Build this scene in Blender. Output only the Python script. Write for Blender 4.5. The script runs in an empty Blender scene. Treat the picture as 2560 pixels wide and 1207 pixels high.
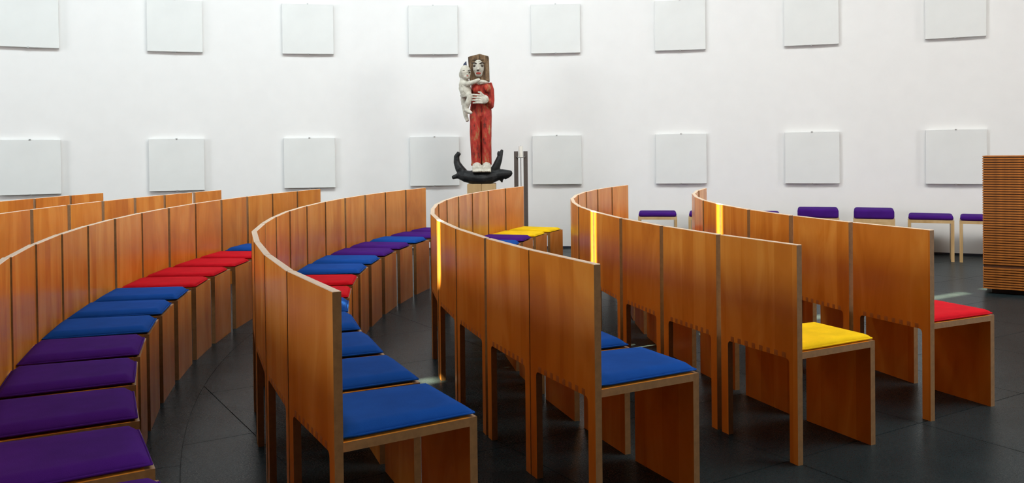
import bpy, bmesh, math, random
from mathutils import Vector, Matrix
random.seed(7)
scene = bpy.context.scene
COL = scene.collection
PI = math.pi

# ------------------------------------------------------------------ camera
HC = 1.184
F_PX, CY, PITCH, ROLL = 2200.0, 398.0, 0.012, 0.01114
cam_d = bpy.data.cameras.new('camera')
cam_d.sensor_width = 36.0
cam_d.lens = 36.0 * F_PX / 2560.0
cam_d.shift_y = -(603.5 - CY) / 2560.0
cam_d.clip_start = 0.05
cam_d.clip_end = 200
cam = bpy.data.objects.new('camera', cam_d)
COL.objects.link(cam)
cr, sr, ct, st = math.cos(ROLL), math.sin(ROLL), math.cos(PITCH), math.sin(PITCH)
right = Vector((cr, -sr * st, -sr * ct))
up = Vector((sr, cr * st, cr * ct))
fwd = Vector((0, ct, -st))
cam.matrix_world = Matrix(((right.x, up.x, -fwd.x, 0), (right.y, up.y, -fwd.y, 0),
                           (right.z, up.z, -fwd.z, HC), (0, 0, 0, 1)))
scene.camera = cam

# ------------------------------------------------------------------ world, light, exposure
scene.view_settings.view_transform = 'Standard'
scene.view_settings.look = 'None'
scene.view_settings.gamma = 1.0
scene.view_settings.use_curve_mapping = False
scene.view_settings.exposure = 0.0
world = bpy.data.worlds.new('sky')
scene.world = world
world.use_nodes = True
wb = world.node_tree.nodes['Background']
wb.inputs[0].default_value = (0.75, 0.86, 1.0, 1)
wb.inputs[1].default_value = 1.0

ROOM_C = Vector((-0.12, -0.70))
ROOM_R = 11.16
CEIL = 5.6
ROWS_C = Vector((5.86, 5.85))

# the sun falls through a narrow slot in the roof as one thin sheet of light
SUN_AZ = math.radians(31.6)
SUN_EL = math.radians(50)
sun_d = bpy.data.lights.new('sun', 'SUN')
sun_d.energy = 45.0
sun_d.angle = math.radians(0.5)
sun_d.color = (1.0, 0.88, 0.55)
sun = bpy.data.objects.new('sun', sun_d)
COL.objects.link(sun)
sdir = Vector((math.cos(SUN_AZ) * math.cos(SUN_EL), math.sin(SUN_AZ) * math.cos(SUN_EL), -math.sin(SUN_EL)))
sun.rotation_euler = sdir.to_track_quat('-Z', 'Y').to_euler()
sun.location = (-8, -4, 12)

PANE, WINDOW, ROOF = 55, 490, 275

def area(name, loc, size, energy, color=(1, 1, 1), target=None, size_y=None):
    d = bpy.data.lights.new(name, 'AREA')
    d.energy = energy
    d.color = color
    d.shape = 'RECTANGLE'
    d.size = size
    d.size_y = size_y or size
    o = bpy.data.objects.new(name, d)
    COL.objects.link(o)
    o.location = loc
    if target is not None:
        o.rotation_euler = (Vector(target) - Vector(loc)).to_track_quat('-Z', 'Y').to_euler()
    return o

# a clerestory band in the roof follows the curved wall and throws its daylight on to it, one pane after another
RING = 6.9
TILT = math.radians(37)
for deg in range(-60, 61, 12):
    a = math.radians(deg)
    tt = (deg + 60) / 120.0
    colr = (0.845 + 0.12 * tt, 0.97, 1.0 - 0.05 * tt)
    k = 1.0 if deg < 10 else (0.78 if deg < 20 else (0.42 if deg < 30 else 0.1))
    k *= {0: 1.3, -12: 1.15, 12: 1.15, -48: 0.6, -60: 0.4}.get(deg, 1.0)
    p = Vector((ROOM_C.x + RING * math.sin(a), ROOM_C.y + RING * math.cos(a), CEIL - 0.4))
    d = Vector((math.sin(a) * math.cos(TILT), math.cos(a) * math.cos(TILT), -math.sin(TILT)))
    area('clerestory_pane', p, 1.6, PANE * k, colr, p + d, size_y=0.9)
# a roof light over the open floor on the right
area('roof_light', (3.6, 3.3, CEIL - 0.06), 2.6, ROOF, (1.0, 0.93, 0.84), size_y=2.6)
# tall windows high in the two side walls, left and right of the photographer
area('side_window', (-10.2, 2.2, 2.6), 4.5, WINDOW, (0.96, 0.98, 1.0), (2.0, 4.2, 0.6), size_y=1.9)
area('side_window_opposite', (10.2, 3.6, 2.6), 4.5, WINDOW * 1.16, (1.0, 0.98, 0.95), (-2.0, 5.0, 0.7), size_y=1.9)

# ------------------------------------------------------------------ material helpers
def new_mat(name):
    m = bpy.data.materials.new(name)
    m.use_nodes = True
    nt = m.node_tree
    return m, nt, nt.nodes['Principled BSDF']

def nd(nt, kind, **kw):
    n = nt.nodes.new(kind)
    for k, v in kw.items():
        setattr(n, k, v)
    return n

def mapping(nt, scale, coord='Object'):
    tc = nd(nt, 'ShaderNodeTexCoord')
    mp = nd(nt, 'ShaderNodeMapping')
    mp.inputs['Scale'].default_value = scale
    nt.links.new(tc.outputs[coord], mp.inputs['Vector'])
    return mp

def ramp(nt, src, stops):
    r = nd(nt, 'ShaderNodeValToRGB')
    el = r.color_ramp.elements
    while len(el) < len(stops):
        el.new(0.5)
    for e, (p, c) in zip(el, stops):
        e.position = p
        e.color = (*c, 1) if len(c) == 3 else c
    nt.links.new(src, r.inputs['Fac'])
    return r

def mixc(nt, fac, a, b, mode='MIX'):
    m = nd(nt, 'ShaderNodeMix', data_type='RGBA', blend_type=mode)
    for sock, v in ((m.inputs['Factor'], fac), (m.inputs['A'], a), (m.inputs['B'], b)):
        if isinstance(v, (int, float)):
            sock.default_value = v
        elif isinstance(v, tuple):
            sock.default_value = (*v, 1) if len(v) == 3 else v
        else:
            nt.links.new(v, sock)
    return m.outputs['Result']

def plain(name, col, rough=0.6, metal=0.0, spec=0.5, noise=0.0, nscale=20.0, bump=0.0):
    m, nt, b = new_mat(name)
    b.inputs['Roughness'].default_value = rough
    b.inputs['Metallic'].default_value = metal
    b.inputs['Specular IOR Level'].default_value = spec
    mp = mapping(nt, (1, 1, 1))
    n = nd(nt, 'ShaderNodeTexNoise')
    n.inputs['Scale'].default_value = nscale
    n.inputs['Detail'].default_value = 4
    nt.links.new(mp.outputs[0], n.inputs['Vector'])
    lo = tuple(c * (1 - noise) for c in col)
    hi = tuple(min(1, c * (1 + noise)) for c in col)
    r = ramp(nt, n.outputs['Fac'], [(0.3, lo), (0.7, hi)])
    nt.links.new(r.outputs[0], b.inputs['Base Color'])
    if bump:
        bp = nd(nt, 'ShaderNodeBump')
        bp.inputs['Strength'].default_value = bump
        bp.inputs['Distance'].default_value = 0.01
        nt.links.new(n.outputs['Fac'], bp.inputs['Height'])
        nt.links.new(bp.outputs[0], b.inputs['Normal'])
    return m

def veneer(name, dark, mid, light, rough=0.3, coat=0.25, stave=0.098):
    """varnished wood glued up from upright staves; the tone changes from stave to stave and chair to chair"""
    m, nt, b = new_mat(name)
    L = nt.links.new
    tc = nd(nt, 'ShaderNodeTexCoord')
    oi = nd(nt, 'ShaderNodeObjectInfo')
    sep = nd(nt, 'ShaderNodeSeparateXYZ')
    L(tc.outputs['Object'], sep.inputs[0])
    sepc = nd(nt, 'ShaderNodeSeparateColor')
    L(oi.outputs['Color'], sepc.inputs[0])
    off = nd(nt, 'ShaderNodeVectorMath', operation='MULTIPLY_ADD')
    L(oi.outputs['Color'], off.inputs[0])
    off.inputs[1].default_value = (7.0, 3.0, 11.0)
    L(tc.outputs['Object'], off.inputs[2])
    # stave index
    d = nd(nt, 'ShaderNodeMath', operation='MULTIPLY_ADD')
    L(sep.outputs['X'], d.inputs[0])
    d.inputs[1].default_value = 1.0 / stave
    mu = nd(nt, 'ShaderNodeMath', operation='MULTIPLY')
    L(sepc.outputs[0], mu.inputs[0])
    mu.inputs[1].default_value = 37.0
    L(mu.outputs[0], d.inputs[2])
    fl = nd(nt, 'ShaderNodeMath', operation='FLOOR')
    L(d.outputs[0], fl.inputs[0])
    wn = nd(nt, 'ShaderNodeTexWhiteNoise', noise_dimensions='1D')
    L(fl.outputs[0], wn.inputs['W'])
    # long soft figure
    mp = nd(nt, 'ShaderNodeMapping')
    mp.inputs['Scale'].default_value = (6, 6, 1.8)
    L(off.outputs[0], mp.inputs['Vector'])
    n1 = nd(nt, 'ShaderNodeTexNoise')
    n1.inputs['Scale'].default_value = 1.0
    n1.inputs['Detail'].default_value = 3
    n1.inputs['Distortion'].default_value = 1.4
    L(mp.outputs[0], n1.inputs['Vector'])
    # fine grain
    mp2 = nd(nt, 'ShaderNodeMapping')
    mp2.inputs['Scale'].default_value = (150, 150, 4)
    L(off.outputs[0], mp2.inputs['Vector'])
    n2 = nd(nt, 'ShaderNodeTexNoise')
    n2.inputs['Scale'].default_value = 1.0
    n2.inputs['Detail'].default_value = 3
    L(mp2.outputs[0], n2.inputs['Vector'])
    a1 = nd(nt, 'ShaderNodeMath', operation='MULTIPLY_ADD')
    L(wn.outputs['Value'], a1.inputs[0])
    a1.inputs[1].default_value = 0.26
    L(n1.outputs['Fac'], a1.inputs[2])
    a2 = nd(nt, 'ShaderNodeMath', operation='MULTIPLY_ADD')
    L(n2.outputs['Fac'], a2.inputs[0])
    a2.inputs[1].default_value = 0.06
    L(a1.outputs[0], a2.inputs[2])
    a3 = nd(nt, 'ShaderNodeMath', operation='MULTIPLY_ADD')
    L(sepc.outputs[1], a3.inputs[0])
    a3.inputs[1].default_value = 0.16
    L(a2.outputs[0], a3.inputs[2])
    r = ramp(nt, a3.outputs[0], [(0.45, dark), (0.72, mid), (1.0, light)])
    L(r.outputs[0], b.inputs['Base Color'])
    b.inputs['Roughness'].default_value = rough
    b.inputs['Specular IOR Level'].default_value = 0.22
    b.inputs['Coat Weight'].default_value = coat
    b.inputs['Coat Roughness'].default_value = 0.12
    return m

M = {}
M['veneer'] = veneer('varnished_veneer', (0.52, 0.160, 0.014), (0.64, 0.225, 0.024), (0.74, 0.315, 0.050), 0.27, 0.04)
M['edge'] = plain('shaded_board_edge', (0.28, 0.145, 0.052), 0.45, noise=0.15, nscale=60)  # brown edge wood, darkened for the shade in the gaps between chairs
M['top_edge'] = plain('pale_lit_top_edge', (0.76, 0.56, 0.38), 0.4, noise=0.1, nscale=60)  # pale end grain, lightened further for the light from above
M['endgrain'] = plain('dark_end_grain', (0.36, 0.12, 0.018), 0.5, noise=0.2, nscale=90)
M['pale_wood'] = veneer('pale_birch', (0.46, 0.30, 0.13), (0.55, 0.37, 0.18), (0.62, 0.44, 0.24), 0.4, 0.1)
M['wall'] = plain('white_plaster', (0.82, 0.82, 0.815), 0.85, spec=0.2, noise=0.012, nscale=6)
M['rear_wall'] = plain('dark_brown_rear', (0.16, 0.11, 0.08), 0.7, noise=0.1)  # unseen rear wall, its tone made dark to cut the fill light
M['ceiling'] = plain('grey_ceiling', (0.30, 0.30, 0.30), 0.9, spec=0.1)
M['acoustic'] = plain('stretched_white_fabric', (0.76, 0.775, 0.765), 0.9, spec=0.1, noise=0.03, nscale=3)
M['clip'] = plain('grey_metal_clip', (0.55, 0.56, 0.56), 0.4, 0.6)
M['shadow_gap'] = plain('blue_black_gap_shade', (0.02, 0.025, 0.04), 0.5)  # blue-black tone stands in for shade in narrow gaps
M['steel'] = plain('brushed_grey_steel', (0.19, 0.175, 0.165), 0.42, 0.7, noise=0.06, nscale=40)
M['wax'] = plain('white_wax', (0.86, 0.84, 0.77), 0.5)
M['wick'] = plain('black_wick', (0.02, 0.02, 0.02), 0.8)

def cloth(name, col, rough=0.9, sheen=0.25):
    m, nt, b = new_mat(name)
    mp = mapping(nt, (1, 1, 1))
    n = nd(nt, 'ShaderNodeTexNoise')
    n.inputs['Scale'].default_value = 420
    n.inputs['Detail'].default_value = 2
    nt.links.new(mp.outputs[0], n.inputs['Vector'])
    n2 = nd(nt, 'ShaderNodeTexNoise')
    n2.inputs['Scale'].default_value = 9
    nt.links.new(mp.outputs[0], n2.inputs['Vector'])
    ad = nd(nt, 'ShaderNodeMath', operation='MULTIPLY_ADD')
    nt.links.new(n.outputs['Fac'], ad.inputs[0])
    ad.inputs[1].default_value = 0.5
    nt.links.new(n2.outputs['Fac'], ad.inputs[2])
    r = ramp(nt, ad.outputs[0], [(0.5, tuple(c * 0.85 for c in col)), (1.0, tuple(min(1, c * 1.15) for c in col))])
    nt.links.new(r.outputs[0], b.inputs['Base Color'])
    b.inputs['Roughness'].default_value = rough
    b.inputs['Specular IOR Level'].default_value = 0.06
    b.inputs['Sheen Weight'].default_value = sheen
    b.inputs['Sheen Roughness'].default_value = 0.5
    b.inputs['Sheen Tint'].default_value = (*[min(1, c * 2 + 0.05) for c in col], 1)
    bp = nd(nt, 'ShaderNodeBump')
    bp.inputs['Strength'].default_value = 0.15
    bp.inputs['Distance'].default_value = 0.002
    nt.links.new(n.outputs['Fac'], bp.inputs['Height'])
    nt.links.new(bp.outputs[0], b.inputs['Normal'])
    return m

M['blue'] = cloth('blue_wool', (0.008, 0.068, 0.34), sheen=0.0)
M['purple'] = cloth('purple_wool', (0.056, 0.011, 0.18), sheen=0.0)
M['red'] = cloth('red_felt', (0.52, 0.008, 0.018), sheen=0.0)
M['yellow'] = cloth('yellow_felt', (0.80, 0.54, 0.010), sheen=0.0)

def slate():
    m, nt, b = new_mat('honed_dark_slate')
    L = nt.links.new
    geo = nd(nt, 'ShaderNodeNewGeometry')
    oi = nd(nt, 'ShaderNodeObjectInfo')
    n = nd(nt, 'ShaderNodeTexNoise')
    n.inputs['Scale'].default_value = 3.0
    n.inputs['Detail'].default_value = 6
    L(geo.outputs['Position'], n.inputs['Vector'])
    n2 = nd(nt, 'ShaderNodeTexNoise')
    n2.inputs['Scale'].default_value = 160.0
    n2.inputs['Detail'].default_value = 2
    L(geo.outputs['Position'], n2.inputs['Vector'])
    a = nd(nt, 'ShaderNodeMath', operation='MULTIPLY_ADD')
    L(n2.outputs['Fac'], a.inputs[0])
    a.inputs[1].default_value = 0.5
    L(n.outputs['Fac'], a.inputs[2])
    a2 = nd(nt, 'ShaderNodeMath', operation='MULTIPLY_ADD')
    L(oi.outputs['Random'], a2.inputs[0])
    a2.inputs[1].default_value = 0.22
    L(a.outputs[0], a2.inputs[2])
    r = ramp(nt, a2.outputs[0], [(0.5, (0.008, 0.016, 0.019)), (1.0, (0.020, 0.029, 0.033))])
    L(r.outputs[0], b.inputs['Base Color'])
    rr = ramp(nt, n2.outputs['Fac'], [(0.3, (0.24,) * 3), (0.7, (0.34,) * 3)])
    L(rr.outputs[0], b.inputs['Roughness'])
    b.inputs['Specular IOR Level'].default_value = 0.06
    b.inputs['Specular Tint'].default_value = (0.5, 0.82, 1.0, 1)
    bp = nd(nt, 'ShaderNodeBump')
    bp.inputs['Strength'].default_value = 0.04
    bp.inputs['Distance'].default_value = 0.002
    L(n2.outputs['Fac'], bp.inputs['Height'])
    L(bp.outputs[0], b.inputs['Normal'])
    return m
M['slate'] = slate()
M['grout'] = plain('grey_grout', (0.012, 0.013, 0.013), 0.8)

# ------------------------------------------------------------------ mesh helpers
def mesh_obj(name, bm, mats, parent=None, smooth=False):
    me = bpy.data.meshes.new(name)
    bmesh.ops.recalc_face_normals(bm, faces=bm.faces[:])
    bm.to_mesh(me)
    bm.free()
    for m in (mats if isinstance(mats, (list, tuple)) else [mats]):
        me.materials.append(m)
    if smooth:
        for p in me.polygons:
            p.use_smooth = True
    o = bpy.data.objects.new(name, me)
    COL.objects.link(o)
    if parent:
        o.parent = parent
    return o

def tag(o, label, cat, group=None):
    o['label'] = label
    o['category'] = cat
    if group:
        o['group'] = group
    return o

def empty(name, loc=(0, 0, 0), rz=0.0):
    o = bpy.data.objects.new(name, None)
    o.empty_display_size = 0.1
    COL.objects.link(o)
    o.location = loc
    o.rotation_euler = (0, 0, rz)
    return o

def structure(o):
    o['kind'] = 'structure'
    return o

def add_prism(bm, pts, axis, lo, hi, side_mat=1, face_mat=0):
    """polygon pts (two coordinates) extruded along axis between lo and hi"""
    def mk(a, b, h):
        return {'x': (h, a, b), 'y': (a, h, b), 'z': (a, b, h)}[axis]
    v0 = [bm.verts.new(mk(a, b, lo)) for a, b in pts]
    v1 = [bm.verts.new(mk(a, b, hi)) for a, b in pts]
    f0 = bm.faces.new(v0)
    f1 = bm.faces.new(v1[::-1])
    f0.material_index = f1.material_index = face_mat
    n = len(pts)
    for i in range(n):
        f = bm.faces.new((v0[i], v1[i], v1[(i + 1) % n], v0[(i + 1) % n]))
        f.material_index = side_mat
    return v0 + v1

def add_box(bm, c, s, mat=0, rot=None):
    r = bmesh.ops.create_cube(bm, size=1.0)
    mtx = Matrix.Translation(c) @ (rot.to_4x4() if rot else Matrix()) @ Matrix.Diagonal((*s, 1))
    bmesh.ops.transform(bm, matrix=mtx, verts=r['verts'])
    for f in {f for v in r['verts'] for f in v.link_faces}:
        f.material_index = mat
    return r['verts']

def add_ball(bm, c, s, rot=None, u=16, v=10):
    r = bmesh.ops.create_uvsphere(bm, u_segments=u, v_segments=v, radius=1.0)
    mtx = Matrix.Translation(c) @ (rot.to_4x4() if rot else Matrix()) @ Matrix.Diagonal((*s, 1))
    bmesh.ops.transform(bm, matrix=mtx, verts=r['verts'])
    return r['verts']

def add_tube(bm, pts, radii, seg=10, flat=1.0):
    """tapering tube through pts; flat squeezes the section front to back (y)"""
    pts = [Vector(p) for p in pts]
    rings = []
    for i, p in enumerate(pts):
        t = (pts[min(i + 1, len(pts) - 1)] - pts[max(i - 1, 0)]).normalized()
        a = t.cross(Vector((0, 1, 0)))
        if a.length < 1e-3:
            a = Vector((1, 0, 0))
        a.normalize()
        b = t.cross(a).normalized()
        r = radii[i]
        rings.append([bm.verts.new(p + a * (r * math.cos(2 * PI * k / seg)) + b * (r * flat * math.sin(2 * PI * k / seg))) for k in range(seg)])
    for i in range(len(rings) - 1):
        for k in range(seg):
            bm.faces.new((rings[i][k], rings[i][(k + 1) % seg], rings[i + 1][(k + 1) % seg], rings[i + 1][k]))
    bm.faces.new(rings[0][::-1])
    bm.faces.new(rings[-1])

# ------------------------------------------------------------------ the room
def ring_wall(name, r, z0, z1, mat, seg=192, thick=0.3, i0=0, i1=None):
    bm = bmesh.new()
    def quadring(p, q, smooth):
        va = [[bm.verts.new((ROOM_C.x + pr * math.sin(2 * PI * i / seg), ROOM_C.y + pr * math.cos(2 * PI * i / seg), pz)) for pr, pz in (p, q)] for i in range(i0, i1 + 1)]
        for i in range(len(va) - 1):
            j = i + 1
            f = bm.faces.new((va[i][0], va[j][0], va[j][1], va[i][1]))
            f.smooth = smooth
    # inner and outer skin and the two rims keep their own vertices, so the curve shades evenly
    quadring((r, z0), (r, z1), True)
    quadring((r + thick, z1), (r + thick, z0), True)
    quadring((r, z1), (r + thick, z1), False)
    quadring((r, z0), (r + thick, z0), False)
    return structure(mesh_obj(name, bm, mat))

ring_wall('wall_back', ROOM_R, 0.0, CEIL + 0.3, M['wall'], i0=-56, i1=56)
ring_wall('wall_front', ROOM_R, 0.0, CEIL + 0.3, M['rear_wall'], i0=56, i1=136)
ring_wall('shadow_gap_back', ROOM_R - 0.012, 0.0, 0.022, M['shadow_gap'], thick=0.02, i0=-56, i1=56)  # dark strip in place of the shadow gap at the wall foot

# ceiling in strips, leaving one narrow slot for the sun
E1 = Vector((math.cos(SUN_AZ), math.sin(SUN_AZ)))
N1 = Vector((-math.sin(SUN_AZ), math.cos(SUN_AZ)))
drop = CEIL / math.tan(SUN_EL)
S0, SM0, SM1, SN0, SN1, S1 = [q - drop for q in (1.90, 2.03, 2.45, 6.72, 6.95, 7.25)]
NC, NW = 4.06, 0.05
bm = bmesh.new()
def ceil_rect(s0, s1, n0, n1):
    pts = [E1 * s + N1 * n for s, n in ((s0, n0), (s1, n0), (s1, n1), (s0, n1))]
    add_prism(bm, [(p.x, p.y) for p in pts], 'z', CEIL, CEIL + 0.02, 0, 0)
BIG = 16
ceil_rect(-BIG, BIG, -BIG, NC - NW)
ceil_rect(-BIG, BIG, NC + NW, BIG)
ceil_rect(-BIG, S0, NC - NW, NC + NW)
ceil_rect(SM0, SM1, NC - NW, NC + NW)
ceil_rect(SN0, SN1, NC - NW, NC + NW)
ceil_rect(S1, BIG, NC - NW, NC + NW)
structure(mesh_obj('ceiling', bm, M['ceiling']))

# floor: one dark bed, slabs on a skewed grid inside the arc joint, a plain ring outside
bm = bmesh.new()
N = 128
vs = [bm.verts.new((ROOM_C.x + (ROOM_R + 0.2) * math.cos(2 * PI * i / N), ROOM_C.y + (ROOM_R + 0.2) * math.sin(2 * PI * i / N), -0.004)) for i in range(N)]
vb = [bm.verts.new((v.co.x, v.co.y, -0.2)) for v in vs]
bm.faces.new(vs)
bm.faces.new(vb[::-1])
for i in range(N):
    bm.faces.new((vs[i], vb[i], vb[(i + 1) % N], vs[(i + 1) % N]))
floor = structure(mesh_obj('floor', bm, M['grout']))

T_AZ = math.radians(32.0)
TE = Vector((math.cos(T_AZ), math.sin(T_AZ)))
TN = Vector((-math.sin(T_AZ), math.cos(T_AZ)))
SE, SN = 0.803, 0.7345
R_ARC = 7.565

def clip_poly(poly, inside, cross):
    out = []
    for i in range(len(poly)):
        a, b = poly[i], poly[(i + 1) % len(poly)]
        ia, ib = inside(a), inside(b)
        if ia:
            out.append(a)
        if ia != ib:
            out.append(cross(a, b))
    return out

def bisect(fn):
    def cross(a, b):
        lo, hi = (a, b) if fn(a) else (b, a)
        for _ in range(22):
            m = (lo + hi) / 2
            if fn(m):
                lo = m
            else:
                hi = m
        return lo
    return cross

def round_arc(poly):
    out = []
    for i in range(len(poly)):
        a, b = poly[i], poly[(i + 1) % len(poly)]
        out.append(a)
        da, db = a - ROWS_C, b - ROWS_C
        if abs(da.length - R_ARC) < 0.004 and abs(db.length - R_ARC) < 0.004 and (a - b).length > 0.08:
            for t in range(1, 8):
                m = da + (db - da) * (t / 8)
                out.append(ROWS_C + m.normalized() * (da.length + (db.length - da.length) * t / 8))
    return out

in_arc = lambda p: (p - ROWS_C).length < R_ARC - 0.002
in_room = lambda p: (p - ROOM_C).length < ROOM_R - 0.002
whole = None
G = 0.0022
def slab(poly, z=0.0):
    b = bmesh.new()
    add_prism(b, [(p.x, p.y) for p in poly], 'z', -0.02, z, 0, 0)
    return mesh_obj('tile', b, M['slate'], floor)
for i in range(-12, 16):
    for j in range(-6, 16):
        e0, n0 = 1.02 + SE * i, 2.247 + SN * j
        quad = [TE * a + TN * b for a, b in ((e0 + G, n0 + G), (e0 + SE - G, n0 + G), (e0 + SE - G, n0 + SN - G), (e0 + G, n0 + SN - G))]
        c = sum(quad, Vector((0, 0))) / 4
        if c.y < 0.9 or abs(c.x) > 0.75 * c.y + 2.0:
            continue
        k1 = [in_arc(p) for p in quad]
        k2 = [in_room(p) for p in quad]
        if not any(k1) or not any(k2):
            continue
        if all(k1) and all(k2):
            if whole is None:
                whole = bmesh.new()
                h = [(-SE / 2 + G, -SN / 2 + G), (SE / 2 - G, -SN / 2 + G), (SE / 2 - G, SN / 2 - G), (-SE / 2 + G, SN / 2 - G)]
                add_prism(whole, h, 'z', -0.02, 0.0, 0, 0)
                o = mesh_obj('tile', whole, M['slate'], floor)
                whole = o.data
            else:
                o = bpy.data.objects.new('tile', whole)
                COL.objects.link(o)
                o.parent = floor
            o.location = (c.x, c.y, 0)
            o.rotation_euler = (0, 0, T_AZ)
        else:
            # refine edges so the arc cut is curved
            poly = []
            for q in range(4):
                a, b = quad[q], quad[(q + 1) % 4]
                poly += [a + (b - a) * (t / 6) for t in range(6)]
            if not all(k2):
                poly = clip_poly(poly, in_room, bisect(in_room))
            if not all(k1):
                poly = clip_poly(poly, in_arc, bisect(in_arc))
            if len(poly) > 2:
                slab(round_arc(poly))
# slabs of the ring outside the arc joint, cut along radii
ra, rb = R_ARC + 0.002, R_ARC + 1.0
for ring in range(4):
    r0, r1 = R_ARC + ring * 1.1 + 0.001, R_ARC + (ring + 1) * 1.1 - 0.002
    for k in range(11):
        a0, a1 = math.radians(150 + 6.2 * k + 2 * ring), math.radians(150 + 6.2 * (k + 1) + 2 * ring) - 0.004 / r0
        pts = [ROWS_C + Vector((math.cos(a0 + (a1 - a0) * t / 6), math.sin(a0 + (a1 - a0) * t / 6))) * r0 for t in range(7)]
        pts += [ROWS_C + Vector((math.cos(a1 + (a0 - a1) * t / 6), math.sin(a1 + (a0 - a1) * t / 6))) * r1 for t in range(7)]
        if all(not in_room(p) for p in pts):
            continue
        if any(not in_room(p) for p in pts):
            pts = clip_poly(pts, in_room, bisect(in_room))
        if len(pts) > 2:
            slab(pts)

# ------------------------------------------------------------------ acoustic panels on the wall
ORD = ['first', 'second', 'third', 'fourth', 'fifth', 'sixth', 'seventh', 'eighth', 'ninth', 'tenth',
       'eleventh', 'twelfth', 'thirteenth', 'fourteenth', 'fifteenth', 'sixteenth']
PW, PT = 0.578, 0.045
bm = bmesh.new()
add_box(bm, (0, 0, PW / 2), (PW, PT, PW))
bmesh.ops.bevel(bm, geom=bm.edges[:], offset=0.0025, segments=1, affect='EDGES')
panel_me = mesh_obj('fabric_face', bm, M['acoustic'])
bm = bmesh.new()
add_box(bm, (0, 0, 0), (0.018, PT + 0.012, 0.006))
add_box(bm, (0, -PT / 2 - 0.004, 0.004), (0.018, 0.003, 0.012))
clip_me = mesh_obj('clip', bm, M['clip'])
first = True
for row, z in (('lower', 0.757), ('upper', 2.305)):
    for i in range(8):
        a = math.radians(-26.43 + 7.447 * i)
        r = ROOM_R - PT / 2 - 0.008
        root = empty('acoustic_panel', (ROOM_C.x + r * math.sin(a), ROOM_C.y + r * math.cos(a), z), -a)
        tag(root, 'square white acoustic panel, %s from left in the %s row on the wall' % (ORD[i], row), 'panel', 'acoustic panels on the curved wall')
        if first:
            body, first = panel_me, False
            body.parent = root
            c0 = clip_me
            c0.parent = root
        else:
            body = panel_me.copy(); COL.objects.link(body); body.parent = root
            c0 = clip_me.copy(); COL.objects.link(c0); c0.parent = root
        c0.location = (0, 0, -0.003)
        c1 = clip_me.copy(); COL.objects.link(c1); c1.parent = root
        c1.location = (0, 0, PW + 0.003); c1.rotation_euler = (0, PI, 0)

# ------------------------------------------------------------------ chairs
W0, T, H, SEAT, SB, DEP = 0.450, 0.024, 0.818, 0.412, 0.387, 0.438
WS, WF = 0.414, 0.356      # seat behind and front edge: both narrower than the back board
LEG = 0.044

def half_w(y):
    return WS / 2 + (WF / 2 - WS / 2) * (y / DEP)

proto = {}
bm = bmesh.new()
add_prism(bm, [(-W0 / 2, SB), (W0 / 2, SB), (W0 / 2, H), (-W0 / 2, H)], 'y', 0, T)
top = [e for e in bm.edges if all(v.co.z > H - 1e-4 for v in e.verts)]
bmesh.ops.bevel(bm, geom=top, offset=0.0018, segments=1, affect='EDGES')
bm.normal_update()
for f in bm.faces:
    if min(v.co.z for v in f.verts) > H - 0.003:
        f.material_index = 2
proto['backrest'] = mesh_obj('backrest', bm, [M['veneer'], M['edge'], M['top_edge']])
for s, nm in ((-1, 'legL'), (1, 'legR')):
    bm = bmesh.new()
    o_, i_, rr = s * W0 / 2, s * (W0 / 2 - LEG), 0.016
    pts = [(o_, 0), (i_, 0), (i_, SB - rr)]
    for k in range(1, 5):
        a = PI / 2 * k / 4
        pts.append((i_ - s * rr * (1 - math.cos(a)), SB - rr + rr * math.sin(a)))
    pts.append((o_, SB))
    add_prism(bm, pts, 'y', 0, T)
    proto[nm] = mesh_obj('leg', bm, [M['veneer'], M['edge']])
bm = bmesh.new()
y0, y1 = T, DEP - T
add_prism(bm, [(-half_w(y0), y0), (half_w(y0), y0), (half_w(y1), y1), (-half_w(y1), y1)], 'z', SB, SEAT)
proto['seat'] = mesh_obj('seat', bm, [M['veneer'], M['edge']])
bm = bmesh.new()
add_box(bm, (0, 0.0088, SB + 0.0105), (0.020, 0.0184, 0.020))
finger = mesh_obj('finger_joint', bm, M['endgrain'])
bm = bmesh.new()
pts = [(-WF / 2, 0), (WF / 2, 0), (WF / 2, SEAT), (-WF / 2, SEAT)]
add_prism(bm, pts, 'y', DEP - T, DEP)
proto['front_panel'] = mesh_obj('front_panel', bm, [M['veneer'], M['edge']])

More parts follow.
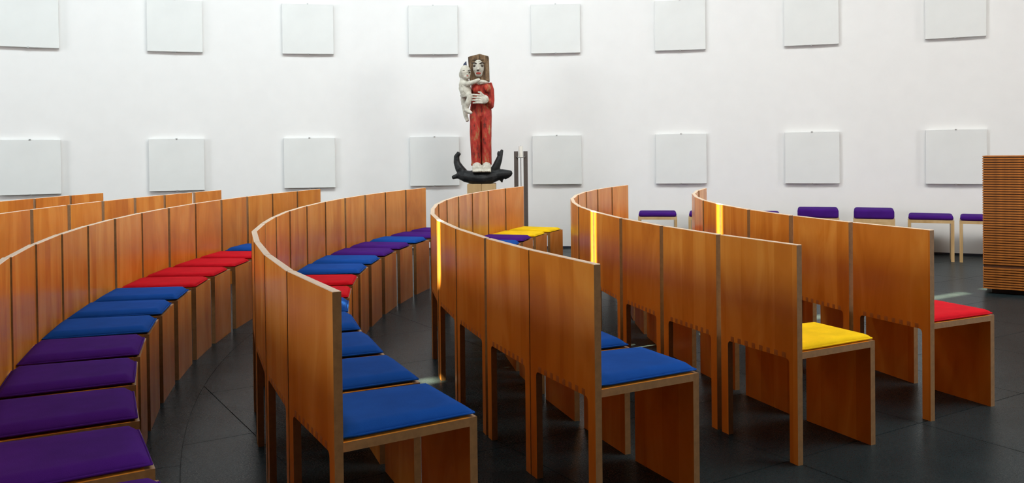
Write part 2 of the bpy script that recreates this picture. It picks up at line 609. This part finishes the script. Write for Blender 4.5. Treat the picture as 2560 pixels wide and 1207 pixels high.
def cushion_mesh(name, thick, puff, mat, inset=0.027):
    """trapezoid cushion with rounded rim; the piping is a ridge of its own"""
    bm = bmesh.new()
    n = 12
    yb, yf = T + 0.006, DEP - 0.006
    def outline(u, v):
        y = yb + (yf - yb) * v
        return (half_w(y) - inset) * (2 * u - 1), y
    rows_t, rows_b = [], []
    def prof(a):
        d = min(a, 1 - a) * 2
        return (1 - (1 - min(1, d / puff)) ** 2.2) if d < puff else 1.0
    for sgn, store in ((1, rows_t), (-1, rows_b)):
        for j in range(n + 1):
            row = []
            for i in range(n + 1):
                # points crowd towards the rim
                u = 0.5 - 0.5 * math.cos(PI * i / n)
                v = 0.5 - 0.5 * math.cos(PI * j / n)
                x, y = outline(u, v)
                h = prof(u) * prof(v)
                z = (0.3 * thick + 0.7 * thick * h) if sgn > 0 else 0.3 * thick * (1 - h ** 0.5)
                row.append((x, y, z))
            store.append(row)
    vt = [[bm.verts.new(p) for p in r] for r in rows_t]
    vb = [[vt[j][i] if i in (0, n) or j in (0, n) else bm.verts.new(rows_b[j][i]) for i in range(n + 1)] for j in range(n + 1)]
    for j in range(n):
        for i in range(n):
            bm.faces.new((vt[j][i], vt[j][i + 1], vt[j + 1][i + 1], vt[j + 1][i]))
            bm.faces.new((vb[j][i], vb[j + 1][i], vb[j + 1][i + 1], vb[j][i + 1]))
    o = mesh_obj(name, bm, mat, smooth=True)
    bm = bmesh.new()
    loop = [outline(t / 8, 0) for t in range(8)] + [outline(1, t / 8) for t in range(8)] + [outline(1 - t / 8, 1) for t in range(8)] + [outline(0, 1 - t / 8) for t in range(8)]
    rings = []
    for k, (x, y) in enumerate(loop):
        c = Vector((x, y - DEP / 2, 0)).normalized()
        rings.append([bm.verts.new(Vector((x, y, 0.3 * thick)) + c * 0.0035 * math.cos(q * PI / 3) + Vector((0, 0, 0.0035 * math.sin(q * PI / 3)))) for q in range(6)])
    m_ = len(rings)
    for k in range(m_):
        for q in range(6):
            bm.faces.new((rings[k][q], rings[k][(q + 1) % 6], rings[(k + 1) % m_][(q + 1) % 6], rings[(k + 1) % m_][q]))
    p = mesh_obj('piping', bm, mat, smooth=True)
    return o, p

cush = {}
for cname, thick, puff in (('blue', 0.034, 0.17), ('purple', 0.034, 0.17), ('red', 0.025, 0.09), ('yellow', 0.025, 0.09)):
    cush[cname] = cushion_mesh('seat_cushion', thick, puff, M[cname])
for o in [finger] + list(proto.values()) + [q for pr in cush.values() for q in pr]:
    COL.objects.unlink(o)

SEAMS = {
 1: [[-4.018, 6.805], [-3.9676, 7.2605], [-3.8964, 7.714], [-3.8083, 8.147]],
 2: [[-3.186, 5.342], [-3.1998, 5.8069], [-3.1903, 6.273], [-3.158, 6.7323], [-3.1044, 7.1811], [-3.0319, 7.6121], [-2.9369, 8.0494], [-2.8231, 8.4751]],
 3: [[-1.8146, 3.1279], [-1.9606, 3.5646], [-2.0795, 4.0036], [-2.1719, 4.443], [-2.241, 4.8994], [-2.2835, 5.3596], [-2.2994, 5.8214], [-2.2885, 6.2852], [-2.2523, 6.7356], [-2.19, 7.1892], [-2.1033, 7.6331], [-1.9935, 8.0666], [-1.8672, 8.4725]],
 4: [[-0.470, 2.282], [-0.693, 2.688], [-0.880, 3.111], [-1.048, 3.560], [-1.200, 4.034], [-1.284, 4.475], [-1.349, 4.917], [-1.388, 5.386], [-1.3937, 5.8582], [-1.3688, 6.3254], [-1.314, 6.7874], [-1.2331, 7.2298], [-1.1276, 7.659], [-1.0006, 8.0705], [-0.853, 8.4678]],
 5: [[0.2544, 2.765], [0.057, 3.181], [-0.1150, 3.614], [-0.2640, 4.066], [-0.3890, 4.5460], [-0.4670, 5.0042], [-0.5100, 5.4835], [-0.5212, 5.931], [-0.4994, 6.3891], [-0.4432, 6.8516], [-0.3543, 7.3032], [-0.2352, 7.7373], [-0.0857, 8.1593], [0.0901, 8.5606]],
 6: [[1.0466, 3.2394], [0.8528, 3.6541], [0.69, 4.088], [0.5583, 4.5493], [0.4628, 5.0379], [0.4123, 5.4998], [0.4001, 5.967], [0.4268, 6.4343], [0.493, 6.8985], [0.5944, 7.3403], [0.7311, 7.7694], [0.9054, 8.1909], [1.1107, 8.5886]],
 7: [[1.7775, 3.7452], [1.6011, 4.167], [1.4601, 4.6163], [1.362, 5.0768], [1.3084, 5.5413], [1.2991, 5.9906], [1.333, 6.4508], [1.4114, 6.9065], [1.5353, 7.3563], [1.6959, 7.7745]],
}
GAPS = {
 1: [.024, .024, .022, 0],
 2: [.022, .023, .034, .023, .023, .019, .032, 0],
 3: [.004, .006, .010, .010, .018, .007, .020, .009, .018, .020, .010, .012, 0],
 4: [0, .004, .003, .004, .004, .018, .016, .006, .009, .008, .020, .020, .010, .016, 0],
 5: [0, .004, .026, .012, .014, .004, .006, .006, .018, .018, .004, .017, .017, 0],
 6: [0, .026, .028, .034, .030, .020, .012, .006, .006, .006, .016, .016, 0],
 7: [0, .024, .035, .033, .030, .028, .020, .006, .014, 0],
}
# the third row runs on past the left edge of the picture
c3 = Vector((5.764, 5.866))
for k in range(4):
    p = Vector(SEAMS[3][0]) - c3
    q = Matrix.Rotation(0.457 / p.length, 2) @ p
    SEAMS[3].insert(0, list(c3 + q))
    GAPS[3].insert(0, .010)
for r_ in (2, 3, 4):
    GAPS[r_] = [g * 1.25 + (0.002 if g else 0) for g in GAPS[r_]]
B, P_, R_, Y_ = 'blue', 'purple', 'red', 'yellow'
COLOURS = {
 3: [P_, P_, P_, P_, P_, B, B, B, R_, R_, R_, R_, B, P_, P_, B],
 4: [B, B, B, B, B, R_, R_, B, B, P_, P_, B, P_, P_],
 5: [B, B, B, P_, P_, B, B, P_, B, B, P_, Y_, Y_],
 6: [Y_, Y_, B, P_, P_, R_, R_, B, P_, B, R_, R_],
 7: [R_, R_, R_, P_, P_, B, Y_, B, P_],
}

def put(src, parent, name, tint):
    c = src.copy()
    c.name = name
    COL.objects.link(c)
    c.parent = parent
    c.color = tint
    return c

for row in range(1, 8):
    S = [Vector(p) for p in SEAMS[row]]
    n = len(S) - 1
    for k in range(n):
        a, b = S[k], S[k + 1]
        d = (b - a).normalized()
        a2, b2 = a + d * GAPS[row][k] / 2, b - d * GAPS[row][k + 1] / 2
        mid = (a2 + b2) / 2
        nrm = Vector((-d.y, d.x))
        if nrm.dot(ROWS_C - mid) < 0:
            nrm = -nrm
        # the chairs stand a touch askew: those at the near ends turned one way, those further on the other way
        turn = -0.012 if (row < 4 or k > 5) else (0.003, 0.003, 0.007, 0.007)[row - 4]
        nrm = (nrm - d * turn).normalized()
        rz = math.atan2(-nrm.x, nrm.y)
        far = n - 1 - k
        if row <= 3 or far < k:
            where = '%s from far end' % ORD[far]
        else:
            where = '%s from near end' % ORD[k]
        colr = COLOURS.get(row, [None] * 20)[k]
        rowname = '%s row from left' % ORD[row - 1]
        root = empty('wooden_chair', (mid.x, mid.y, 0), rz)
        sx = (b2 - a2).length / W0
        root.scale = (sx, 1, 1)
        lab = ('wooden chair%s, %s of %s' % (' with %s cushion' % colr if colr else '', where, rowname))
        tag(root, lab, 'chair', 'wooden chairs in the curved rows')
        tint = (random.random(), random.random(), random.random(), 1)
        for nm, src in proto.items():
            q = put(src, root, 'leg' if nm.startswith('leg') else nm, tint)
            if nm == 'seat' and row > 3 and k < 6:
                for t in range(8):
                    put(finger, q, 'finger_joint', tint).location = (-0.152 + 0.304 * t / 7, 0, 0)
        if colr:
            cc, cp = cush[colr]
            jit = (random.random() - 0.5) * 0.008
            c = cc.copy(); COL.objects.link(c); c.name = 'seat_cushion'
            off = nrm * (jit * 0.4) - d * 0.019      # the cushions lie towards the near side of their seats
            c.location = (mid.x + off.x, mid.y + off.y, SEAT)
            c.rotation_euler = (0, 0, rz + (random.random() - 0.5) * 0.02)
            c.scale = (sx, 1, 1)
            tag(c, '%s seat cushion on chair %s of %s' % (colr, where, rowname), 'cushion', 'seat cushions on the curved rows')
            p = cp.copy(); COL.objects.link(p); p.name = 'piping'; p.parent = c

# ------------------------------------------------------------------ stools along the wall
def ray_dir(u, v):
    x, y = (u - 1280) / F_PX, -(v - CY) / F_PX
    return right * x + up * y + fwd

def on_circle(u, r):
    d = ray_dir(u, 560)
    a = d.x ** 2 + d.y ** 2
    b_ = -2 * (d.x * ROOM_C.x + d.y * ROOM_C.y)
    c_ = ROOM_C.length_squared - r * r
    s = (-b_ + math.sqrt(b_ * b_ - 4 * a * c_)) / (2 * a)
    return Vector((d.x * s, d.y * s))

SW, SD, SH, STK = 0.425, 0.40, 0.415, 0.030
bm = bmesh.new()
add_box(bm, (0, SD / 2, SH - STK / 2), (SW, SD, STK))
st_seat = mesh_obj('seat', bm, M['pale_wood'])
bm = bmesh.new()
add_box(bm, (0, SD / 2, (SH - STK) / 2), (STK, SD, SH - STK))
st_side = mesh_obj('side_panel', bm, M['pale_wood'])
def stool_cushion(thick):
    """pillow-edged slab: rounded plan corners and a rounded rim"""
    bm = bmesh.new()
    w, d, rc, rim = (SW - 0.012) / 2, (SD - 0.01) / 2, 0.035, min(0.024, thick * 0.48)
    levels = []
    for k in range(6):
        a = -PI / 2 + PI * k / 10
        levels.append((rim * (1 - math.cos(a)), rim + rim * math.sin(a)))
    for k in range(6):
        a = PI / 2 * k / 5
        levels.append((rim * (1 - math.cos(a)), thick - rim + rim * math.sin(a)))
    rings = []
    for ins, z in levels:
        ring = []
        for cx, cy, a0 in ((1, 1, 0), (-1, 1, PI / 2), (-1, -1, PI), (1, -1, 1.5 * PI)):
            for t in range(5):
                a = a0 + PI / 2 * t / 4
                r = max(rc - ins, 0.004)
                ring.append(bm.verts.new((cx * (w - rc) + r * math.cos(a), SD / 2 + cy * (d - rc) + r * math.sin(a), z)))
        rings.append(ring)
    n = len(rings[0])
    for i in range(len(rings) - 1):
        for k in range(n):
            f = bm.faces.new((rings[i][k], rings[i][(k + 1) % n], rings[i + 1][(k + 1) % n], rings[i + 1][k]))
            f.smooth = True
    bm.faces.new(rings[0][::-1])
    bm.faces.new(rings[-1])
    return mesh_obj('stool_cushion', bm, M['purple'])
sc_thin, sc_thick = stool_cushion(0.046), stool_cushion(0.095)
for o in (st_seat, st_side, sc_thin, sc_thick):
    COL.objects.unlink(o)
stools = [(1644, 0, 0, 'leftmost, seen between the two rightmost curved rows'),
          (1771, 0, 0, 'behind the far end of the rightmost row'),
          (1900, 0, 0, 'third from left along the wall'),
          (2045, 0, 1, 'fourth from left along the wall'),
          (2185, 1, 1, 'fifth from left along the wall'),
          (2327, 0, 0, 'second from right, beside the slatted lectern'),
          (2459, 0, 0, 'rightmost, half hidden behind the slatted lectern')]
for u, turned, thick, where in stools:
    c = on_circle(u, 10.52)
    a = math.atan2(c.x - ROOM_C.x, c.y - ROOM_C.y)
    face = math.atan2(c.x, c.y) * 0.35 + a * 0.65
    if turned:
        ctr = c + Vector((math.sin(face), math.cos(face))) * SD / 2
        rz = -face + PI / 2
        base = ctr - Vector((-math.sin(rz), math.cos(rz))) * SD / 2
    else:
        rz, base = -face, c
    root = empty('stool', (base.x, base.y, 0), rz)
    tag(root, 'pale wooden stool against the white wall, %s' % where, 'stool', 'stools along the wall')
    tint = (random.random(), random.random(), random.random(), 1)
    put(st_seat, root, 'seat', tint)
    for s in (-1, 1):
        q = put(st_side, root, 'side_panel', tint)
        q.location = (s * (SW / 2 - STK / 2), 0, 0)
    k = (sc_thick if thick else sc_thin).copy()
    COL.objects.link(k)
    k.name = 'stool_cushion'
    k.location = (base.x, base.y, SH)
    k.rotation_euler = (0, 0, rz)
    tag(k, '%spurple cushion on the stool %s' % ('thick ' if thick else '', where), 'cushion', 'cushions on the wall stools')

# ------------------------------------------------------------------ slatted lectern
LC = Vector((3.712, 6.945))
ldir = Vector((0.85, -0.527)).normalized()
lrz = math.atan2(ldir.y, ldir.x)
LW, LD = 0.78, 0.5
M['lamella'] = plain('oiled_lamella', (0.44, 0.155, 0.028), 0.45, noise=0.25, nscale=18)
M['lamella_dark'] = plain('dark_lamella_core', (0.10, 0.035, 0.010), 0.6, noise=0.2, nscale=18)
lec = empty('slatted_lectern', (LC.x + ldir.x * LW / 2, LC.y + ldir.y * LW / 2, 0), lrz)
tag(lec, 'tall lectern of stacked brown wooden slats at right edge', 'lectern')
bm = bmesh.new()
add_box(bm, (0, LD / 2, 0.02), (LW - 0.12, LD - 0.12, 0.04))
mesh_obj('recessed_foot', bm, M['shadow_gap'], lec)  # foot coloured black for the shade under the lectern
bm = bmesh.new()
add_box(bm, (0, LD / 2, 0.04 + 0.52), (LW - 0.012, LD - 0.012, 1.04))
core = mesh_obj('core', bm, M['lamella_dark'], lec)
bm = bmesh.new()
add_box(bm, (0, LD / 2, 0), (LW, LD, 0.0112))
slat = mesh_obj('slat', bm, M['lamella'], lec)
z, first = 0.046, True
pitch = 0.0192
while z < 1.079:
    if not (0.205 < z < 0.222):
        o = slat if first else slat.copy()
        if not first:
            COL.objects.link(o)
        first = False
        o.location = (0, 0, z)
    z += pitch
bm = bmesh.new()
add_box(bm, (0, LD / 2, 1.082), (LW, LD, 0.006))
mesh_obj('top', bm, M['lamella'], lec)

# ------------------------------------------------------------------ carved statue on its plinth
SX, SY, SZ = -0.33, 9.55, 0.824
KPX = SY / F_PX
def sp(u, v, dy=0.0):
    return Vector(((u - 1205) * KPX, dy, (455 - v) * KPX))

def painted(name, stops, scale=14.0, stretch=(1, 1, 0.35), rough=0.7, bump=0.5):
    m, nt, b = new_mat(name)
    mp = mapping(nt, stretch)
    n = nd(nt, 'ShaderNodeTexNoise')
    n.inputs['Scale'].default_value = scale
    n.inputs['Detail'].default_value = 7
    n.inputs['Roughness'].default_value = 0.65
    nt.links.new(mp.outputs[0], n.inputs['Vector'])
    r = ramp(nt, n.outputs['Fac'], stops)
    nt.links.new(r.outputs[0], b.inputs['Base Color'])
    b.inputs['Roughness'].default_value = rough
    b.inputs['Specular IOR Level'].default_value = 0.3
    bp = nd(nt, 'ShaderNodeBump')
    bp.inputs['Strength'].default_value = bump
    bp.inputs['Distance'].default_value = 0.01
    nt.links.new(n.outputs['Fac'], bp.inputs['Height'])
    nt.links.new(bp.outputs[0], b.inputs['Normal'])
    return m

M['robe'] = painted('worn_red_paint', [(0.34, (0.05, 0.02, 0.012)), (0.42, (0.28, 0.022, 0.014)), (0.52, (0.42, 0.035, 0.022)), (0.58, (0.36, 0.09, 0.04)), (0.66, (0.40, 0.24, 0.10))], 22)
M['chalk'] = painted('chalky_white_paint', [(0.30, (0.22, 0.20, 0.16)), (0.40, (0.46, 0.44, 0.37)), (0.60, (0.60, 0.58, 0.50))], 26, (1, 1, 1))
M['hair'] = painted('brown_grey_carved_hair', [(0.36, (0.035, 0.02, 0.01)), (0.5, (0.13, 0.075, 0.035)), (0.64, (0.24, 0.16, 0.09))], 26, (1, 1, 0.25))
M['beast'] = painted('charred_black_wood', [(0.3, (0.004, 0.005, 0.006)), (0.6, (0.012, 0.014, 0.015)), (0.8, (0.03, 0.03, 0.03))], 18, (1, 1, 1), 0.45, 0.8)
M['paint_dark'] = plain('dark_brown_paint', (0.03, 0.018, 0.01), 0.7)
M['paint_lip'] = plain('red_lip_paint', (0.42, 0.07, 0.05), 0.7)
M['paint_blue'] = plain('dark_blue_paint', (0.012, 0.025, 0.07), 0.6)
M['plinth'] = painted('pale_oak', [(0.3, (0.36, 0.23, 0.10)), (0.5, (0.46, 0.31, 0.15)), (0.7, (0.52, 0.37, 0.19))], 8, (1, 1, 0.15), 0.6, 0.1)

statue = empty('carved_statue', (SX, SY, SZ))
tag(statue, 'painted wood carving of a woman in red holding a pale child', 'statue')

def carved(name, bm, mat, voxel=0.007, parent=None):
    o = mesh_obj(name, bm, mat, parent or statue, smooth=True)
    md = o.modifiers.new('carve', 'REMESH')
    md.mode = 'VOXEL'
    md.voxel_size = voxel
    md.use_smooth_shade = True
    sm = o.modifiers.new('soften', 'SMOOTH')
    sm.iterations = 2
    sm.factor = 0.5
    return o

# robe: trunk, two legs with the fold between them, both arms
bm = bmesh.new()
def loft(bm, rings, seg=20, e=2.6):
    prev = None
    allr = []
    for v, u0, u1, d0, d1 in rings:
        c, hw = (u0 + u1) / 2, (u1 - u0) / 2
        r = []
        for k in range(seg):
            a = 2 * PI * k / seg
            ca, sa = math.cos(a), math.sin(a)
            x = math.copysign(abs(ca) ** (2 / e), ca) * hw
            y = math.copysign(abs(sa) ** (2 / e), sa) * (d1 - d0) / 2 + (d0 + d1) / 2
            p = sp(c + x, v, y)
            r.append(bm.verts.new(p))
        allr.append(r)
    for i in range(len(allr) - 1):
        for k in range(seg):
            bm.faces.new((allr[i][k], allr[i][(k + 1) % seg], allr[i + 1][(k + 1) % seg], allr[i + 1][k]))
    bm.faces.new(allr[0])
    bm.faces.new(allr[-1][::-1])
loft(bm, [(204, 1186, 1222, -0.06, 0.10), (213, 1181, 1231, -0.09, 0.11), (228, 1180, 1233, -0.10, 0.11), (250, 1181, 1231, -0.09, 0.11),
          (268, 1178, 1231, -0.10, 0.11), (290, 1176, 1232, -0.10, 0.11), (312, 1177, 1231, -0.04, 0.11), (345, 1178, 1230, 0.00, 0.10), (412, 1180, 1230, 0.00, 0.10)])
add_ball(bm, sp(1195, 223, -0.09), (0.047, 0.05, 0.052))
add_ball(bm, sp(1221, 222, -0.09), (0.045, 0.05, 0.050))
add_tube(bm, [sp(1193, 262, -0.04), sp(1191, 290, -0.055), sp(1190, 330, -0.065), sp(1191, 370, -0.06), sp(1192, 405, -0.055), sp(1191, 414, -0.05)], [0.030, 0.056, 0.058, 0.055, 0.052, 0.056], 14)
add_tube(bm, [sp(1217, 262, -0.04), sp(1219, 290, -0.055), sp(1219, 330, -0.065), sp(1218.5, 370, -0.06), sp(1218, 400, -0.055), sp(1218, 410, -0.05)], [0.030, 0.053, 0.053, 0.050, 0.048, 0.050], 14)
add_tube(bm, [sp(1226, 208, 0.0), sp(1231, 225, -0.01), sp(1232, 250, -0.03), sp(1231, 268, -0.05)], [0.030, 0.032, 0.032, 0.028], 12)
add_tube(bm, [sp(1231, 268, -0.05), sp(1228, 258, -0.11), sp(1224, 252, -0.13)], [0.030, 0.028, 0.026], 12)
carved('robe', bm, M['robe'])

# hair: a squared block with a gabled top, face let into it
bm = bmesh.new()
pts = [(1175, 144), (1190, 140), (1204, 137), (1216, 140), (1226, 143), (1227, 204), (1214, 206), (1206, 200), (1196, 206), (1178, 206)]
add_prism(bm, [tuple((sp(u, v).x, sp(u, v).z)) for u, v in pts], 'y', -0.10, 0.10, 0, 0)
carved('hair', bm, M['hair'], 0.006)
bm = bmesh.new()
add_box(bm, sp(1203.5, 146, -0.101), (0.004, 0.006, 0.052))
add_box(bm, sp(1184, 176, -0.101), (0.003, 0.006, 0.19))
add_box(bm, sp(1200, 152, -0.102), (0.125, 0.008, 0.005))
mesh_obj('hair_parting', bm, M['paint_dark'], statue)

bm = bmesh.new()
add_ball(bm, sp(1200.5, 171, -0.095), (0.062, 0.055, 0.086))
add_ball(bm, sp(1201, 186, -0.100), (0.042, 0.042, 0.040))
add_tube(bm, [sp(1200, 160, -0.145), sp(1199.5, 172, -0.163), sp(1200, 178, -0.168)], [0.008, 0.012, 0.018], 10)
add_tube(bm, [sp(1203, 192, -0.06), sp(1204, 204, -0.06), sp(1206, 214, -0.07)], [0.036, 0.036, 0.045], 12)
add_ball(bm, sp(1208, 206, -0.07), (0.075, 0.045, 0.030))
carved('face', bm, M['chalk'], 0.005)
for u, s in ((1191.5, -1), (1209.5, 1)):
    bm = bmesh.new()
    add_ball(bm, sp(u, 167.5, -0.138 + abs(u - 1200.5) * 0.0006), (0.020, 0.012, 0.010))
    mesh_obj('eye', bm, M['paint_dark'], statue, True)
    bm = bmesh.new()
    add_tube(bm, [sp(u - 7, 162 + s, -0.135), sp(u, 160, -0.150), sp(u + 7, 162 - s, -0.135)], [0.005, 0.008, 0.005], 8)
    mesh_obj('eyebrow', bm, M['paint_dark'], statue, True)
bm = bmesh.new()
add_ball(bm, sp(1201, 185.5, -0.140), (0.028, 0.012, 0.012))
mesh_obj('mouth', bm, M['paint_lip'], statue, True)
bm = bmesh.new()
add_ball(bm, sp(1200, 179.5, -0.170), (0.016, 0.010, 0.006))
mesh_obj('nostril', bm, M['paint_dark'], statue, True)

# near hand laid across the child, fingers pointing left
bm = bmesh.new()
add_ball(bm, sp(1214, 250, -0.155), (0.052, 0.030, 0.050))
for v0, u1, v1 in ((241, 1184, 238), (247, 1183, 245), (253, 1183, 252), (258, 1186, 259)):
    add_tube(bm, [sp(1210, v0 + 1, -0.165), sp(1198, (v0 + v1) / 2, -0.185), sp(u1, v1, -0.165)], [0.0125, 0.0115, 0.009], 8)
add_tube(bm, [sp(1214, 243, -0.16), sp(1205, 233, -0.175), sp(1199, 232, -0.165)], [0.015, 0.012, 0.008], 8)
carved('hand', bm, M['chalk'], 0.0045)
# far hand comes round from behind: four slanting fingers
bm = bmesh.new()
for k in range(4):
    v = 226 + k * 10.5
    add_tube(bm, [sp(1163 + k * 1.2, v - 4, -0.03), sp(1155 + k * 1.2, v + 3, -0.045), sp(1160 + k * 1.2, v + 6, -0.08)], [0.014, 0.015, 0.010], 8)
add_ball(bm, sp(1163, 246, 0.0), (0.036, 0.05, 0.105))
carved('hand', bm, M['chalk'], 0.006)
bm = bmesh.new()
for u in (1194, 1218):
    add_ball(bm, sp(u, 415, -0.09), (0.050, 0.070, 0.046))
    add_box(bm, sp(u, 422, -0.095), (0.096, 0.130, 0.062))
    for k in range(5):
        add_ball(bm, sp(u - 9 + 4.5 * k, 426.5, -0.160), (0.0095, 0.026, 0.014), u=8, v=6)
carved('foot', bm, M['chalk'], 0.006)

# the child: body one piece, arms and legs grown from it
bm = bmesh.new()
add_ball(bm, sp(1168, 182, -0.10), (0.060, 0.066, 0.078))
add_ball(bm, sp(1171, 193, -0.12), (0.040, 0.046, 0.036))
add_ball(bm, sp(1156, 187, -0.07), (0.018, 0.03, 0.040))
add_tube(bm, [sp(1165, 196, -0.07), sp(1165, 210, -0.08), sp(1168, 228, -0.09), sp(1171, 243, -0.09)], [0.040, 0.060, 0.064, 0.056], 14)
add_tube(bm, [sp(1160, 209, -0.10), sp(1174, 212, -0.15), sp(1190, 207, -0.165), sp(1204, 201, -0.150)], [0.030, 0.029, 0.024, 0.018], 10)
add_tube(bm, [sp(1158, 206, -0.06), sp(1155, 222, -0.05), sp(1159, 236, -0.07)], [0.022, 0.020, 0.017], 10)
add_tube(bm, [sp(1171, 236, -0.10), sp(1181, 243, -0.15), sp(1174, 258, -0.145), sp(1169, 272, -0.13)], [0.044, 0.036, 0.032, 0.025], 12)
add_tube(bm, [sp(1168, 274, -0.125), sp(1176, 280, -0.15), sp(1184, 284, -0.165)], [0.028, 0.024, 0.014], 10)
add_tube(bm, [sp(1164, 244, -0.06), sp(1165, 270, -0.055), sp(1167, 288, -0.06), sp(1172, 303, -0.085)], [0.036, 0.028, 0.024, 0.018], 10)
carved('child', bm, M['chalk'], 0.0055)
for u in (1166, 1179):
    bm = bmesh.new()
    add_ball(bm, sp(u, 183, -0.157 + abs(u - 1171) * 0.0015), (0.011, 0.010, 0.007))
    mesh_obj('child_eye', bm, M['paint_dark'], statue, True)
    bm = bmesh.new()
    add_tube(bm, [sp(u - 4, 179.5, -0.156), sp(u, 178, -0.163), sp(u + 4, 179.5, -0.156)], [0.003, 0.004, 0.003], 6)
    mesh_obj('child_eyebrow', bm, M['paint_dark'], statue, True)
bm = bmesh.new()
add_ball(bm, sp(1174, 192, -0.163), (0.012, 0.008, 0.004))
mesh_obj('child_mouth', bm, M['paint_lip'], statue, True)
bm = bmesh.new()
add_ball(bm, sp(1174, 188, -0.168), (0.010, 0.012, 0.008))
mesh_obj('child_nose', bm, M['chalk'], statue, True)
bm = bmesh.new()
add_tube(bm, [sp(1168, 170, -0.06), sp(1167, 162, -0.06), sp(1170, 154, -0.06)], [0.026, 0.020, 0.005], 10, 0.6)
carved('blue_tip', bm, M['paint_blue'], 0.005)

# the black beast under her feet
bm = bmesh.new()
add_tube(bm, [sp(1149, 434, -0.02), sp(1165, 439, -0.05), sp(1185, 443, -0.08), sp(1205, 445, -0.09), sp(1228, 442, -0.07), sp(1248, 436, -0.03)],
         [0.052, 0.066, 0.070, 0.070, 0.070, 0.060], 12)
add_box(bm, sp(1206, 431, 0.02), (0.24, 0.20, 0.05))
add_tube(bm, [sp(1162, 434, -0.03), sp(1150, 420, -0.03), sp(1143, 404, -0.02), sp(1143, 390, -0.02), sp(1149, 379, -0.03)], [0.052, 0.050, 0.036, 0.032, 0.018], 10)
add_ball(bm, sp(1149, 384, -0.035), (0.022, 0.02, 0.02))
add_tube(bm, [sp(1152, 437, -0.02), sp(1140, 440, -0.03), sp(1131, 443, -0.03)], [0.040, 0.026, 0.021], 10)
add_tube(bm, [sp(1234, 432, -0.04), sp(1242, 416, -0.05), sp(1249, 398, -0.05), sp(1257, 374, -0.04)], [0.056, 0.044, 0.036, 0.015], 10)
add_ball(bm, sp(1248, 385, -0.06), (0.018, 0.018, 0.035))
add_tube(bm, [sp(1240, 438, -0.05), sp(1258, 435, -0.06), sp(1271, 434, -0.06), sp(1281, 430, -0.06)], [0.062, 0.056, 0.044, 0.018], 10)
add_tube(bm, [sp(1262, 440, -0.06), sp(1272, 438, -0.06), sp(1280, 436, -0.06)], [0.040, 0.028, 0.012], 8)
add_tube(bm, [sp(1252, 440, -0.06), sp(1256, 456, -0.06)], [0.036, 0.008], 8)
carved('beast', bm, M['beast'], 0.008)

pl = empty('plinth', (SX, SY, 0))
tag(pl, 'pale oak post carrying the carved statue', 'plinth')
for s in (-1, 1):
    bm = bmesh.new()
    add_box(bm, (s * 0.077, 0.0, 0.405), (0.1525, 0.30, 0.81))
    bmesh.ops.bevel(bm, geom=bm.edges[:], offset=0.004, segments=1, affect='EDGES')
    mesh_obj('beam', bm, M['plinth'], pl)

# ------------------------------------------------------------------ candle stand
cs = empty('candle_stand', (0.095, 9.7, 0))
tag(cs, 'grey steel candle stand of two flat posts beside the statue', 'candle stand')
for x in (-0.050, 0.054):
    bm = bmesh.new()
    add_box(bm, (x, 0, 0.58), (0.046, 0.014, 1.15))
    mesh_obj('post', bm, M['steel'], cs)
bm = bmesh.new()
add_box(bm, (0.002, 0, 0.008), (0.30, 0.26, 0.016))
mesh_obj('base_plate', bm, M['steel'], cs)
bm = bmesh.new()
add_tube(bm, [(0.002, 0, 0.016), (0.002, 0, 1.085)], [0.004, 0.004], 8)
mesh_obj('rod', bm, M['steel'], cs)
bm = bmesh.new()
add_tube(bm, [(-0.048, -0.012, 1.100), (-0.034, -0.024, 1.088), (0.002, -0.030, 1.086), (0.038, -0.024, 1.088), (0.052, -0.012, 1.100)], [0.005] * 5, 8)
bmesh.ops.create_cone(bm, cap_ends=True, segments=20, radius1=0.026, radius2=0.026, depth=0.005, matrix=Matrix.Translation((0.002, 0, 1.089)))
mesh_obj('candle_holder', bm, M['steel'], cs)
cd = empty('candle', (0.097, 9.7, 1.0915))
tag(cd, 'short white candle held between two grey steel posts', 'candle')
bm = bmesh.new()
bmesh.ops.create_cone(bm, cap_ends=True, segments=24, radius1=0.0225, radius2=0.0225, depth=0.120, matrix=Matrix.Translation((0, 0, 0.060)))
mesh_obj('wax', bm, M['wax'], cd)
bm = bmesh.new()
add_tube(bm, [(0, 0, 0.118), (0.001, 0, 0.128)], [0.0015, 0.001], 6)
mesh_obj('wick', bm, M['wick'], cd)
